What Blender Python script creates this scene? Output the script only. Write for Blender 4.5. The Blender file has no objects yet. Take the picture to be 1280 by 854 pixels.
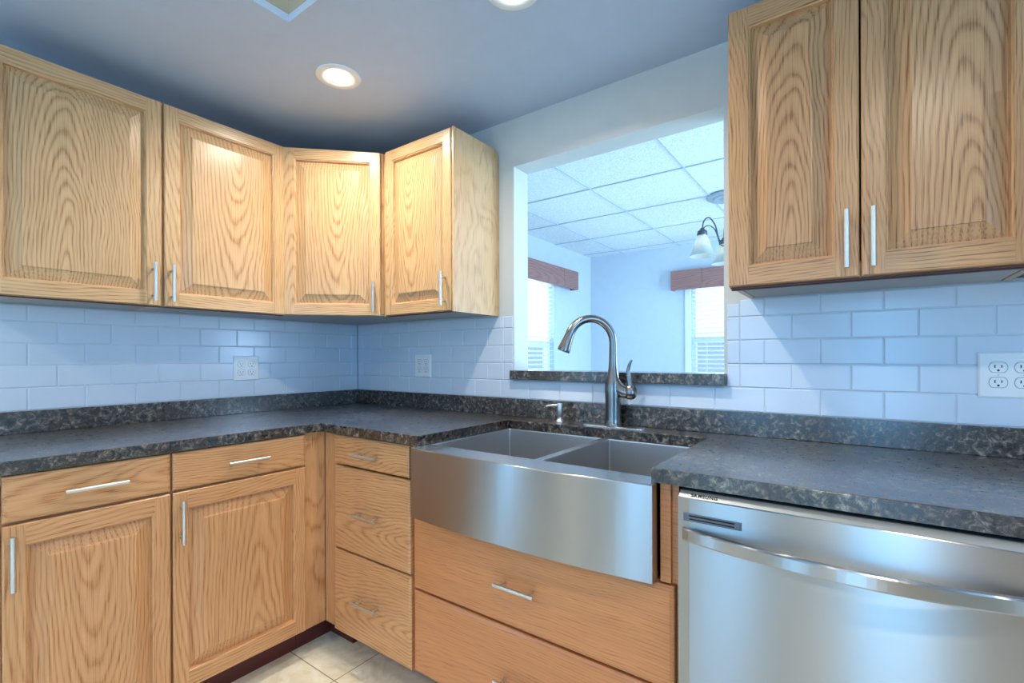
import bpy, bmesh, math, random
from mathutils import Vector, Matrix

random.seed(7)
S = bpy.context.scene
COL = S.collection
PI = math.pi
R = math.radians

# ------------------------------------------------------------------ camera
cam_d = bpy.data.cameras.new('camera')
cam = bpy.data.objects.new('camera', cam_d)
COL.objects.link(cam)
cam_d.sensor_width = 36.0
cam_d.lens = 598.36 / 1280 * 36.0
cam_d.shift_y = 20.2 / 1280
cam_d.clip_start = 0.02
_rt = Vector((0.81028623, 0.5860274, -0.00284824))
_up = Vector((0.00213412, 0.00190944, 0.9999959))
_fw = Vector((-0.586030431, 0.810288989, -0.000296546))
_m = Matrix((( _rt.x, _up.x, -_fw.x, 2.3759), (_rt.y, _up.y, -_fw.y, -1.7443),
             (_rt.z, _up.z, -_fw.z, 1.17388), (0, 0, 0, 1)))
cam.matrix_world = _m
S.camera = cam

# ------------------------------------------------------------------ colour, world, daylight
S.view_settings.view_transform = 'Standard'
S.view_settings.look = 'None'
S.view_settings.gamma = 1.0
S.view_settings.use_curve_mapping = False
EXPOSURE = 0.22
S.view_settings.exposure = EXPOSURE
S.cycles.use_denoising = True
S.cycles.max_bounces = 10
S.cycles.diffuse_bounces = 5
S.cycles.glossy_bounces = 5
S.cycles.transparent_max_bounces = 12
S.cycles.caustics_reflective = False
S.cycles.caustics_refractive = False
S.cycles.sample_clamp_indirect = 6.0

SKY = (0.62, 0.80, 1.0)
SKY_STRENGTH = 1.5
world = bpy.data.worlds.new('sky')
S.world = world
world.use_nodes = True
_bg = world.node_tree.nodes['Background']
_bg.inputs['Color'].default_value = (*SKY, 1)
_bg.inputs['Strength'].default_value = SKY_STRENGTH

DAY = (0.13, 0.52, 1.0)
DAY_D = (0.40, 0.66, 1.0)
CAN_POWER = 7.4            # each recessed ceiling lamp (emission strength is worked out below)
CAN_COLOR = (1.0, 0.91, 0.77)


def area(name, loc, rot, sx, sy, power, color=DAY):
    l = bpy.data.lights.new(name, 'AREA')
    l.shape = 'RECTANGLE'
    l.size, l.size_y = sx, sy
    l.energy = power
    l.color = color
    o = bpy.data.objects.new(name, l)
    o.location = loc
    o.rotation_euler = rot
    COL.objects.link(o)
    return o


# daylight at the windows: each lamp stands just outside its pane
# dining room: left window, far window, unseen right-hand window added to brighten the room
area('daylight_dining_left', (-0.30, 1.86, 1.35), (0, R(-90), 0), 1.15, 0.95, 24, DAY_D)
area('daylight_dining_far', (1.55, 3.42, 1.35), (R(-90), 0, 0), 1.15, 1.15, 13, DAY_D)
area('fill_dining_right', (4.30, 1.60, 1.30), (0, R(90), 0), 1.7, 2.0, 170, DAY_D)
# kitchen: unseen windows behind the camera, the right-hand one added for side light
area('daylight_kitchen_door', (2.56, -4.40, 1.1), (R(90), 0, 0), 0.5, 1.9, 24)
area('daylight_kitchen_window', (1.45, -4.40, 1.1), (R(90), 0, 0), 0.5, 1.9, 16)
area('daylight_kitchen_left', (-0.30, -3.15, 1.25), (0, R(-90), 0), 1.4, 0.8, 29)
area('fill_kitchen_right', (5.00, -2.2, 1.35), (0, R(90), 0), 1.3, 1.8, 46)


# ------------------------------------------------------------------ node helpers
class NT:
    def __init__(self, name):
        self.m = bpy.data.materials.new(name)
        self.m.use_nodes = True
        self.t = self.m.node_tree
        self.b = self.t.nodes['Principled BSDF']

    def n(self, typ, **kw):
        x = self.t.nodes.new(typ)
        for k, v in kw.items():
            setattr(x, k, v)
        return x

    def link(self, a, b):
        self.t.links.new(a, b)

    def setin(self, sock, v):
        if hasattr(v, 'links') or isinstance(v, bpy.types.NodeSocket):
            self.link(v, sock)
        else:
            sock.default_value = v

    def math(self, op, a, b=0.0, c=0.0):
        x = self.n('ShaderNodeMath', operation=op)
        self.setin(x.inputs[0], a)
        self.setin(x.inputs[1], b)
        self.setin(x.inputs[2], c)
        return x.outputs[0]

    def comb(self, a, b, c):
        x = self.n('ShaderNodeCombineXYZ')
        self.setin(x.inputs[0], a); self.setin(x.inputs[1], b); self.setin(x.inputs[2], c)
        return x.outputs[0]

    def noise(self, vec, scale=5, detail=4, rough=0.5, dist=0.0):
        x = self.n('ShaderNodeTexNoise')
        self.link(vec, x.inputs['Vector'])
        x.inputs['Scale'].default_value = scale
        x.inputs['Detail'].default_value = detail
        x.inputs['Roughness'].default_value = rough
        x.inputs['Distortion'].default_value = dist
        return x.outputs['Fac']

    def ramp(self, f, stops, interp='LINEAR'):
        x = self.n('ShaderNodeValToRGB')
        x.color_ramp.interpolation = interp
        e = x.color_ramp.elements
        while len(e) < len(stops):
            e.new(0.5)
        for el, (p, c) in zip(e, stops):
            el.position = p
            el.color = (*c, 1) if len(c) == 3 else c
        self.link(f, x.inputs[0])
        return x.outputs[0]

    def mix(self, f, a, b, mode='MIX'):
        x = self.n('ShaderNodeMix', data_type='RGBA', blend_type=mode)
        self.setin(x.inputs[0], f)
        for s, v in ((x.inputs[6], a), (x.inputs[7], b)):
            if isinstance(v, tuple):
                s.default_value = (*v, 1)
            else:
                self.link(v, s)
        return x.outputs[2]

    def bump(self, h, strength=0.2, dist=0.002):
        x = self.n('ShaderNodeBump')
        x.inputs['Strength'].default_value = strength
        x.inputs['Distance'].default_value = dist
        self.link(h, x.inputs['Height'])
        self.link(x.outputs[0], self.b.inputs['Normal'])

    def p(self, **kw):
        for k, v in kw.items():
            s = self.b.inputs[k.replace('_', ' ')]
            if isinstance(v, tuple):
                s.default_value = (*v, 1) if len(v) == 3 else v
            else:
                self.setin(s, v)
        return self


def lin(r, g, b):
    f = lambda c: (c / 255 / 12.92) if c / 255 <= 0.04045 else ((c / 255 + 0.055) / 1.055) ** 2.4
    return (f(r), f(g), f(b))


def plain(name, col, rough=0.5, metal=0.0, bumpscale=None, bumpstr=0.1, var=0.04):
    t = NT(name)
    co = t.n('ShaderNodeTexCoord').outputs['Object']
    n = t.noise(co, 14, 3)
    d = tuple(c * (1 - var) for c in col)
    l_ = tuple(min(1, c * (1 + var)) for c in col)
    t.p(Base_Color=t.ramp(n, [(0.35, d), (0.65, l_)]), Roughness=rough, Metallic=metal)
    if bumpscale:
        t.bump(t.noise(co, bumpscale, 3), bumpstr, 0.001)
    return t.m


def oak(name, light, dark, axis='Z', cath=0.05, freq=70, rough=0.3, grain=0.75, fine=False):
    """flat-sawn oak: rings of a trunk that runs a little askew to the board's face"""
    t = NT(name)
    co = t.n('ShaderNodeTexCoord').outputs['Object']
    sp = t.n('ShaderNodeSeparateXYZ')
    t.link(co, sp.inputs[0])
    x, y, z = sp.outputs
    rnd = t.n('ShaderNodeObjectInfo').outputs['Random']
    a, g = (x, z) if axis == 'Z' else (z, x)
    r1 = t.math('MULTIPLY', rnd, 17.0)
    r2 = t.math('FRACT', t.math('MULTIPLY', rnd, 37.7))
    # wander of the growth rings
    nv = t.comb(t.math('ADD', t.math('MULTIPLY', a, 5.0), r1), t.math('MULTIPLY', y, 5.0),
                t.math('ADD', t.math('MULTIPLY', g, 2.2), r1))
    wob = t.math('SUBTRACT', t.noise(nv, 1.0, 3, 0.45), 0.5)
    nv2 = t.comb(t.math('ADD', t.math('MULTIPLY', a, 16.0), r1), y, t.math('MULTIPLY', g, 4.5))
    wob2 = t.math('SUBTRACT', t.noise(nv2, 1.0, 2, 0.5), 0.5)
    off = t.math('MULTIPLY', t.math('SUBTRACT', r2, 0.5), 0.10)
    ad = t.math('ADD', t.math('ADD', a, off), t.math('ADD', t.math('MULTIPLY', wob, 0.085), cath - 0.05))
    sgn = t.math('SUBTRACT', t.math('MULTIPLY', t.math('GREATER_THAN', t.math('FRACT', t.math('MULTIPLY', rnd, 91.3)), 0.5), 2.0), 1.0)
    h = t.math('ADD', t.math('MULTIPLY', t.math('MULTIPLY', g, sgn), 0.12), t.math('ADD', t.math('MULTIPLY', wob, 0.07), 0.052))
    h = t.math('ADD', h, t.math('MULTIPLY', y, 0.3))
    rr = t.math('SQRT', t.math('ADD', t.math('MULTIPLY', ad, ad), t.math('MULTIPLY', h, h)))
    ring = t.math('ADD', t.math('MULTIPLY', rr, t.math('MULTIPLY', t.math('ADD', t.math('MULTIPLY', r2, 0.5), 0.75), freq)), t.math('MULTIPLY', wob2, 0.8))
    ringf = t.math('FRACT', ring)
    band = t.ramp(ringf, [(0.0, (0.8,) * 3), (0.12, (0.30,) * 3), (0.40, (0.0,) * 3), (0.66, (0.10,) * 3), (0.93, (1.0,) * 3)])
    # pores drawn out along the grain
    pv = t.comb(t.math('MULTIPLY', a, 420.0), t.math('MULTIPLY', y, 420.0), t.math('MULTIPLY', g, 9.0))
    pore = t.ramp(t.noise(pv, 1.0, 2, 0.5), [(0.50, (0.0,) * 3), (0.64, (1.0,) * 3)])
    sv = t.comb(t.math('ADD', t.math('MULTIPLY', a, 60.0), r1), y, t.math('MULTIPLY', g, 1.6))
    streak = t.noise(sv, 1.0, 3, 0.6)
    big = t.noise(nv, 0.8, 2)
    base = t.mix(t.ramp(streak, [(0.3, (0,) * 3), (0.7, (1,) * 3)]), tuple(c * 0.92 for c in light),
                 tuple(c * 1.06 for c in light))
    base = t.mix(t.math('MULTIPLY', t.ramp(big, [(0.4, (0,) * 3), (0.7, (1,) * 3)]), 0.30), base,
                 tuple(l * .55 + d * .45 for l, d in zip(light, dark)))
    amt = t.math('MULTIPLY', band, grain)
    if fine:
        amt = t.math('MULTIPLY', amt, 0.45)
    pa = t.math('MULTIPLY', pore, t.math('ADD', t.math('MULTIPLY', band, 0.65), 0.26))
    f = t.math('MINIMUM', t.math('ADD', amt, pa), 1.0)
    col = t.mix(f, base, dark)
    t.p(Base_Color=col, Roughness=rough)
    t.bump(t.math('MULTIPLY', f, -1.0), 0.12, 0.0006)
    return t.m


L1, D1 = lin(214, 175, 129), lin(160, 114, 68)
L2, D2 = lin(211, 157, 108), lin(164, 104, 58)
M = {}
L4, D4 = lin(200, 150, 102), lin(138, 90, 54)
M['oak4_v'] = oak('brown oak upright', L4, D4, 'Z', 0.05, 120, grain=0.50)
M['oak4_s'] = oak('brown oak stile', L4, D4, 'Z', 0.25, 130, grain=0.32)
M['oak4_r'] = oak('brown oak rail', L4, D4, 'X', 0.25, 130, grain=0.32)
M['oak_v'] = oak('oak upright grain', L1, D1, 'Z', 0.05, 95, grain=0.50)
M['oak_s'] = oak('oak stile', L1, D1, 'Z', 0.20, 105, grain=0.36)
M['oak_r'] = oak('oak rail', L1, D1, 'X', 0.20, 105, grain=0.36)
M['oak_bv'] = oak('oak base upright', L2, D2, 'Z', 0.05, 105, grain=0.42)
M['oak_bs'] = oak('oak base stile', L2, D2, 'Z', 0.20, 105, grain=0.36)
M['oak_br'] = oak('oak base rail', L2, D2, 'X', 0.10, 95, grain=0.42)
L3, D3 = lin(200, 134, 86), lin(176, 98, 52)
M['oak_plain'] = oak('plain oak veneer', L1, D1, 'Z', 0.40, 100, rough=0.24, grain=0.12)
M['oak_sink'] = oak('orange oak veneer', L3, D3, 'X', 0.22, 110, grain=0.45, fine=True)
M['edge_red'] = plain('reddish brown cabinet edge', lin(92, 46, 36), 0.5)
M['toe'] = plain('dark red toe kick', lin(88, 34, 28), 0.5)
M['under'] = plain('pale cabinet underside', lin(176, 172, 168), 0.55)
M['paint'] = plain('pale blue-grey wall paint', lin(206, 208, 204), 0.6, bumpscale=180, bumpstr=0.06, var=0.015)
M['paint_d'] = plain('pale blue dining wall paint', lin(204, 214, 224), 0.6, bumpscale=180, bumpstr=0.06, var=0.015)
M['ceil'] = plain('ceiling paint', lin(182, 199, 222), 0.55, bumpscale=160, bumpstr=0.06, var=0.015)
M['white'] = plain('white trim', lin(232, 234, 234), 0.4, var=0.01)
M['tile'] = plain('white glazed tile', lin(212, 222, 234), 0.20, var=0.012)
M['grout'] = plain('pale grout', lin(204, 212, 222), 0.7)
M['plate'] = plain('white plastic', lin(238, 240, 240), 0.3, var=0.01)
M['gap'] = plain('shadow gap round socket', lin(150, 156, 162), 0.8)
M['black'] = plain('black plastic', (0.012, 0.012, 0.013), 0.35)
M['slot'] = plain('dark slot', (0.01, 0.01, 0.01), 0.7)
M['nickel'] = plain('satin nickel pull', (0.68, 0.66, 0.62), 0.40, 1.0)
M['bronze'] = plain('dark bronze', (0.10, 0.11, 0.12), 0.35, 0.9)
M['plate_grey'] = plain('grey painted medallion', lin(160, 170, 178), 0.5)
M['pewter'] = plain('brushed pewter', (0.40, 0.42, 0.44), 0.35, 0.9)
M['blind'] = plain('white blind slat', lin(236, 240, 244), 0.45, var=0.01)
M['ledgegrey'] = None


def stone():
    t = NT('mottled dark laminate')
    co = t.n('ShaderNodeTexCoord').outputs['Object']
    big = t.noise(co, 6.0, 3, 0.6, 0.8)
    mid = t.noise(co, 58.0, 5, 0.72, 0.6)
    fin = t.noise(co, 110.0, 3, 0.7, 0.3)
    v = t.math('ADD', t.math('MULTIPLY', mid, 0.82), t.math('MULTIPLY', fin, 0.18))
    c1 = t.ramp(v, [(0.40, (0.002, 0.002, 0.003)), (0.46, (0.012, 0.010, 0.009)), (0.51, (0.052, 0.043, 0.034)),
                    (0.57, (0.15, 0.13, 0.10)), (0.65, (0.36, 0.32, 0.25))])
    c2 = t.ramp(v, [(0.42, (0.002, 0.002, 0.002)), (0.49, (0.012, 0.006, 0.005)), (0.55, (0.060, 0.033, 0.022)),
                    (0.66, (0.22, 0.17, 0.12))])
    col = t.mix(t.ramp(big, [(0.43, (0,) * 3), (0.57, (1,) * 3)]), c2, c1)
    rg = t.ramp(v, [(0.40, (0.26,) * 3), (0.64, (0.50,) * 3)])
    t.p(Base_Color=col, Roughness=rg)
    t.b.inputs['Specular IOR Level'].default_value = 0.6
    t.b.inputs['Coat Weight'].default_value = 1.0
    t.b.inputs['Coat Roughness'].default_value = 0.20
    t.b.inputs['Coat IOR'].default_value = 1.55
    return t.m


def steel(name, col=(0.40, 0.395, 0.39), rough=0.30, aniso=1.0, rot=0.25, axis='X'):
    t = NT(name)
    co = t.n('ShaderNodeTexCoord').outputs['Object']
    mp = t.n('ShaderNodeMapping')
    t.link(co, mp.inputs[0])
    mp.inputs['Scale'].default_value = (2.0, 2.0, 700.0) if axis == 'X' else (700.0, 2.0, 2.0)
    n = t.noise(mp.outputs[0], 1.0, 3, 0.6)
    t.p(Base_Color=col, Metallic=1.0, Roughness=t.math('ADD', t.math('MULTIPLY', n, 0.012), rough - 0.006))
    t.b.inputs['Anisotropic'].default_value = aniso
    t.b.inputs['Anisotropic Rotation'].default_value = rot
    tg = t.n('ShaderNodeTangent', direction_type='RADIAL', axis='Z')
    t.link(tg.outputs[0], t.b.inputs['Tangent'])
    return t.m


def ceiling_tile():
    t = NT('speckled ceiling tile')
    co = t.n('ShaderNodeTexCoord').outputs['Object']
    f = t.noise(co, 150, 3, 0.7)
    t.p(Base_Color=t.ramp(f, [(0.40, lin(205, 212, 216)), (0.58, lin(236, 240, 242))]), Roughness=0.85)
    t.bump(f, 0.3, 0.002)
    return t.m


def floor_tile():
    t = NT('mottled cream floor tile')
    co = t.n('ShaderNodeTexCoord').outputs['Object']
    mp = t.n('ShaderNodeMapping')
    t.link(co, mp.inputs[0])
    mp.inputs['Location'].default_value = (-0.83 + 0.33 * 6, 0.715 + 0.33 * 9, 0)
    b = t.n('ShaderNodeTexBrick')
    b.offset = 0.0
    t.link(mp.outputs[0], b.inputs['Vector'])
    b.inputs['Scale'].default_value = 1.0
    b.inputs['Brick Width'].default_value = 0.33
    b.inputs['Row Height'].default_value = 0.33
    b.inputs['Mortar Size'].default_value = 0.0022
    b.inputs['Mortar Smooth'].default_value = 0.1
    n = t.noise(co, 9, 5, 0.65, 0.8)
    c = t.ramp(n, [(0.35, lin(214, 202, 172)), (0.50, lin(232, 224, 198)), (0.66, lin(242, 236, 216))])
    col = t.mix(b.outputs['Fac'], c, lin(150, 140, 118))
    t.p(Base_Color=col, Roughness=0.25)
    t.bump(t.math('MULTIPLY', b.outputs['Fac'], -1), 0.4, 0.002)
    return t.m


def emis(name, col, strength):
    t = NT(name)
    t.p(Base_Color=(0.8, 0.8, 0.8))
    t.b.inputs['Emission Color'].default_value = (*col, 1)
    t.b.inputs['Emission Strength'].default_value = strength
    return t.m


def glass_pane():
    t = NT('window glass')
    tr = t.n('ShaderNodeBsdfTransparent')
    gl = t.n('ShaderNodeBsdfGlossy')
    gl.inputs['Roughness'].default_value = 0.02
    mx = t.n('ShaderNodeMixShader')
    mx.inputs[0].default_value = 0.06
    t.link(tr.outputs[0], mx.inputs[1]); t.link(gl.outputs[0], mx.inputs[2])
    t.link(mx.outputs[0], t.t.nodes['Material Output'].inputs['Surface'])
    return t.m


def dimming_screen():  # screen added to darken the view through the lower sash
    t = NT('dimming screen')
    tr = t.n('ShaderNodeBsdfTransparent')
    tr.inputs[0].default_value = (0.78, 0.84, 0.90, 1)
    df = t.n('ShaderNodeBsdfDiffuse')
    df.inputs[0].default_value = (0.12, 0.15, 0.19, 1)
    mx = t.n('ShaderNodeMixShader')
    mx.inputs[0].default_value = 0.2
    t.link(tr.outputs[0], mx.inputs[1]); t.link(df.outputs[0], mx.inputs[2])
    t.link(mx.outputs[0], t.t.nodes['Material Output'].inputs['Surface'])
    return t.m


def frosted_shade():
    t = NT('frosted glass shade')
    df = t.n('ShaderNodeBsdfDiffuse'); df.inputs[0].default_value = (0.55, 0.62, 0.62, 1)
    tl = t.n('ShaderNodeBsdfTranslucent'); tl.inputs[0].default_value = (0.62, 0.68, 0.66, 1)
    gl = t.n('ShaderNodeBsdfGlossy'); gl.inputs['Roughness'].default_value = 0.2
    a = t.n('ShaderNodeMixShader'); a.inputs[0].default_value = 0.5
    b = t.n('ShaderNodeMixShader'); b.inputs[0].default_value = 0.08
    t.link(df.outputs[0], a.inputs[1]); t.link(tl.outputs[0], a.inputs[2])
    t.link(a.outputs[0], b.inputs[1]); t.link(gl.outputs[0], b.inputs[2])
    t.link(b.outputs[0], t.t.nodes['Material Output'].inputs['Surface'])
    return t.m


M['stone'] = stone()
M['steel'] = steel('brushed stainless steel')
M['steel_in'] = steel('satin stainless bowl', (0.50, 0.51, 0.525), 0.36, 0.2)
M['steel_rim'] = plain('satin stainless rim', (0.74, 0.74, 0.75), 0.26, 1.0, var=0.01)
M['strip'] = plain('satin metal strip', (0.36, 0.38, 0.38), 0.5, 1.0, var=0.01)
M['vent'] = plain('dark grey vent frame', lin(92, 98, 108), 0.4)
M['soap'] = plain('satin nickel pump', (0.58, 0.59, 0.60), 0.38, 1.0, var=0.01)
M['faucet'] = plain('brushed stainless faucet', (0.24, 0.235, 0.23), 0.24, 1.0)
M['ctile'] = ceiling_tile()
M['floor'] = floor_tile()
M['lens'] = emis('lit lamp lens', (1.0, 0.93, 0.80), 60)
M['bulb'] = emis('lit bulb', (1.0, 0.92, 0.78), 7)
M['panel_lamp'] = emis('lit lamp panel', (0.95, 1.0, 0.90), 1.0)
M['grid'] = plain('shadow-grey ceiling grid', lin(186, 198, 210), 0.5)  # grey tone stands in for the shadow lines along the bars
M['glass'] = glass_pane()
M['screen'] = dimming_screen()
M['shade'] = frosted_shade()
M['walnut'] = oak('red-brown stained board', lin(168, 122, 112), lin(128, 88, 82), 'X', 0.15, 60, rough=0.45, grain=0.4)
M['shaft'] = plain('beige light well paint', lin(172, 164, 146), 0.7, var=0.02)


# ------------------------------------------------------------------ mesh helpers
class MB:
    def __init__(self):
        self.v, self.f, self.mi = [], [], []
        self.mats = []
        self.smooth = []

    def mat(self, m):
        if m not in self.mats:
            self.mats.append(m)
        return self.mats.index(m)

    def add(self, vs, fs, m, smooth=False):
        o = len(self.v)
        k = self.mat(m)
        self.v += [tuple(p) for p in vs]
        for f in fs:
            self.f.append(tuple(i + o for i in f))
            self.mi.append(k)
            self.smooth.append(smooth)
        return self

    def box(self, a, b, m, bev=0.0):
        x0, y0, z0 = (min(a[i], b[i]) for i in range(3))
        x1, y1, z1 = (max(a[i], b[i]) for i in range(3))
        if bev <= 0:
            vs = [(x0, y0, z0), (x1, y0, z0), (x1, y1, z0), (x0, y1, z0), (x0, y0, z1), (x1, y0, z1), (x1, y1, z1), (x0, y1, z1)]
            fs = [(0, 3, 2, 1), (4, 5, 6, 7), (0, 1, 5, 4), (1, 2, 6, 5), (2, 3, 7, 6), (3, 0, 4, 7)]
            return self.add(vs, fs, m)
        bm = bmesh.new()
        bmesh.ops.create_cube(bm, size=1)
        for v in bm.verts:
            v.co = Vector(((x0 + x1) / 2 + v.co.x * (x1 - x0), (y0 + y1) / 2 + v.co.y * (y1 - y0), (z0 + z1) / 2 + v.co.z * (z1 - z0)))
        bmesh.ops.bevel(bm, geom=bm.edges[:], offset=bev, segments=2, profile=0.6, affect='EDGES')
        return self.bm(bm, m)

    def bm(self, bm, m, smooth=False):
        bm.verts.index_update()
        self.add([v.co[:] for v in bm.verts], [[v.index for v in f.verts] for f in bm.faces], m, smooth)
        bm.free()
        return self

    def prism(self, pts, z0, z1, m):
        """extrude an xy outline (counter-clockwise) from z0 to z1"""
        n = len(pts)
        vs = [(x, y, z0) for x, y in pts] + [(x, y, z1) for x, y in pts]
        fs = [tuple(range(n))[::-1], tuple(range(n, 2 * n))]
        fs += [(i, (i + 1) % n, n + (i + 1) % n, n + i) for i in range(n)]
        return self.add(vs, fs, m)

    def tube(self, path, rad, m, seg=16, caps=True, smooth=True):
        path = [Vector(p) for p in path]
        rads = rad if isinstance(rad, (list, tuple)) else [rad] * len(path)
        rings = []
        t0 = (path[1] - path[0]).normalized()
        ref = Vector((0, 0, 1)) if abs(t0.z) < 0.9 else Vector((1, 0, 0))
        u = t0.cross(ref).normalized()
        for i, p in enumerate(path):
            if i == 0:
                t = path[1] - path[0]
            elif i == len(path) - 1:
                t = path[-1] - path[-2]
            else:
                t = (path[i + 1] - path[i]).normalized() + (path[i] - path[i - 1]).normalized()
            t.normalize()
            u = (u - t * u.dot(t)).normalized()
            w = t.cross(u)
            rings.append([p + (u * math.cos(2 * PI * k / seg) + w * math.sin(2 * PI * k / seg)) * rads[i] for k in range(seg)])
        vs = [q for r_ in rings for q in r_]
        fs = []
        for i in range(len(path) - 1):
            for k in range(seg):
                a, b = i * seg + k, i * seg + (k + 1) % seg
                fs.append((a, b, b + seg, a + seg))
        self.add(vs, fs, m, smooth)
        if caps:
            self.add(rings[0], [tuple(range(seg))[::-1]], m)
            self.add(rings[-1], [tuple(range(seg))], m)
        return self

    def lathe(self, prof, c, m, seg=32, smooth=True, axis='Z', close=False):
        """prof: list of (radius, height); c: centre"""
        vs, fs = [], []
        for r_, h in prof:
            for k in range(seg):
                a = 2 * PI * k / seg
                vs.append((c[0] + r_ * math.cos(a), c[1] + r_ * math.sin(a), c[2] + h))
        for i in range(len(prof) - 1):
            for k in range(seg):
                a, b = i * seg + k, i * seg + (k + 1) % seg
                fs.append((a, b, b + seg, a + seg))
        return self.add(vs, fs, m, smooth)

    def build(self, name, parent=None, origin=(0, 0, 0), loc=None, rotz=0.0):
        me = bpy.data.meshes.new(name)
        o_ = Vector(origin)
        me.from_pydata([tuple(Vector(p) - o_) for p in self.v], [], self.f)
        for m in self.mats:
            me.materials.append(m)
        for p, k, s in zip(me.polygons, self.mi, self.smooth):
            p.material_index = k
            p.use_smooth = s
        bm = bmesh.new()
        bm.from_mesh(me)
        bmesh.ops.remove_doubles(bm, verts=bm.verts[:], dist=1e-6)
        bmesh.ops.recalc_face_normals(bm, faces=bm.faces[:])
        bm.to_mesh(me)
        bm.free()
        if any(self.smooth):
            me.set_sharp_from_angle(angle=R(38))
        me.update()
        ob = bpy.data.objects.new(name, me)
        COL.objects.link(ob)
        if parent:
            ob.parent = parent
        ob.location = Vector(loc) if loc is not None else o_
        ob.rotation_euler = (0, 0, rotz)
        return ob


def thing(name, label, cat, loc=(0, 0, 0), rotz=0.0, group=None):
    o = bpy.data.objects.new(name, None)
    o.empty_display_size = 0.05
    COL.objects.link(o)
    o.location = loc
    o.rotation_euler = (0, 0, rotz)
    o['label'] = label
    o['category'] = cat
    if group:
        o['group'] = group
    return o


def tag(o, label, cat, group=None):
    o['label'] = label
    o['category'] = cat
    if group:
        o['group'] = group
    return o


def struct(o):
    o['kind'] = 'structure'
    return o


# ------------------------------------------------------------------ the room shell
ZC = 2.243          # kitchen ceiling
ZD = 2.290          # dining-room ceiling
WT = 0.11           # thickness of the wall with the pass-through
OX0, OX1, OZ0, OZ1 = 1.127, 2.006, 1.0765, 2.029     # the pass-through
XR, YF = 4.70, -4.10                                 # right and front walls of the kitchen
DX0, DX1, DY1 = -0.05, 4.0, 3.12                     # dining room


def wall_with_holes(name, axis, pos, thick, u0, u1, z0, z1, holes, m):
    """wall in the plane axis = pos, holes as (u0, u1, z0, z1)"""
    us = sorted({u0, u1, *[h[0] for h in holes], *[h[1] for h in holes]})
    zs = sorted({z0, z1, *[h[2] for h in holes], *[h[3] for h in holes]})
    b = MB()
    solid = lambda i, j: not any(h[0] - 1e-6 <= us[i] and us[i + 1] <= h[1] + 1e-6 and h[2] - 1e-6 <= zs[j] and zs[j + 1] <= h[3] + 1e-6 for h in holes)

    def P(u, d, z):
        return (pos + d, u, z) if axis == 'x' else (u, pos + d, z)
    for i in range(len(us) - 1):
        for j in range(len(zs) - 1):
            if not solid(i, j):
                continue
            a0, a1, b0, b1 = us[i], us[i + 1], zs[j], zs[j + 1]
            for d in (0, thick):
                b.add([P(a0, d, b0), P(a1, d, b0), P(a1, d, b1), P(a0, d, b1)], [(0, 1, 2, 3)], m)
            for (di, dj, e) in ((-1, 0, ((a0, b0), (a0, b1))), (1, 0, ((a1, b0), (a1, b1))), (0, -1, ((a0, b0), (a1, b0))), (0, 1, ((a0, b1), (a1, b1)))):
                ii, jj = i + di, j + dj
                if 0 <= ii < len(us) - 1 and 0 <= jj < len(zs) - 1 and solid(ii, jj):
                    continue
                (p, q), (r_, s) = e
                b.add([P(p, 0, q), P(r_, 0, s), P(r_, thick, s), P(p, thick, q)], [(0, 1, 2, 3)], m)
    return struct(b.build(name))


floor = struct(MB().box((-0.2, YF - 0.12, -0.05), (XR + 0.12, WT / 2, 0), M['floor']).build('floor'))
floor_d = struct(MB().box((DX0 - 0.1, WT / 2, -0.05), (DX1 + 0.1, DY1 + 0.1, 0), M['floor']).build('floor_dining'))

# kitchen ceiling with the recessed light well
RX0, RX1, RY0, RY1 = 0.917, 1.53, -2.15, -0.928
cb = MB()
for a, b_ in (((-0.12, YF - 0.12), (RX0, WT / 2)), ((RX1, YF - 0.12), (XR + 0.12, WT / 2)), ((RX0, YF - 0.12), (RX1, RY0)), ((RX0, RY1), (RX1, WT / 2))):
    cb.box((*a, ZC), (*b_, ZC + 0.02), M['ceil'])
ceiling = struct(cb.build('ceiling'))
wb = MB()
for a, b_ in (((RX0 - .012, RY0 - .012), (RX0, RY1 + .012)), ((RX1, RY0 - .012), (RX1 + .012, RY1 + .012)), ((RX0, RY0 - .012), (RX1, RY0)), ((RX0, RY1), (RX1, RY1 + .012))):
    wb.box((*a, ZC + 0.021), (*b_, ZC + 0.30), M['shaft'])
wb.box((RX0 - .012, RY0 - .012, ZC + 0.30), (RX1 + .012, RY1 + .012, ZC + 0.312), M['shaft'])
well = struct(wb.build('ceiling_light_well'))
tb = MB()
w_ = 0.009
for a, b_ in (((RX0 - w_, RY0 - w_), (RX0, RY1 + w_)), ((RX1, RY0 - w_), (RX1 + w_, RY1 + w_)), ((RX0, RY0 - w_), (RX1, RY0)), ((RX0, RY1), (RX1, RY1 + w_))):
    tb.box((*a, ZC - 0.004), (*b_, ZC), M['ceil'])
struct(tb.build('trim_1'))

wall_with_holes('wall_left', 'x', 0.0, -0.12, YF, WT / 2, 0, ZC, [(-3.55, -2.75, 0.55, 1.95)], M['paint'])
wall_with_holes('wall_back', 'y', 0.0, WT, -0.12, XR, 0, ZD + .02, [(OX0, OX1, OZ0, OZ1)], M['paint'])
wall_with_holes('wall_front', 'y', YF, -0.12, -0.12, XR + .12, 0, ZC, [(1.20, 1.70, 0.05, 2.05), (2.30, 2.82, 0.05, 2.05)], M['paint'])
wall_with_holes('wall_right', 'x', XR, 0.12, YF, WT / 2, 0, ZC, [(-3.1, -1.3, 0.7, 2.0)], M['paint'])
LW = (1.38, 2.315, 0.78, 1.93)      # dining left window (y0, y1, z0, z1)
FW = (1.035, 2.06, 0.78, 1.93)      # dining far window (x0, x1, z0, z1)
wall_with_holes('wall_dining_left', 'x', DX0, -0.12, WT, DY1, 0, ZD, [LW], M['paint_d'])
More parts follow.
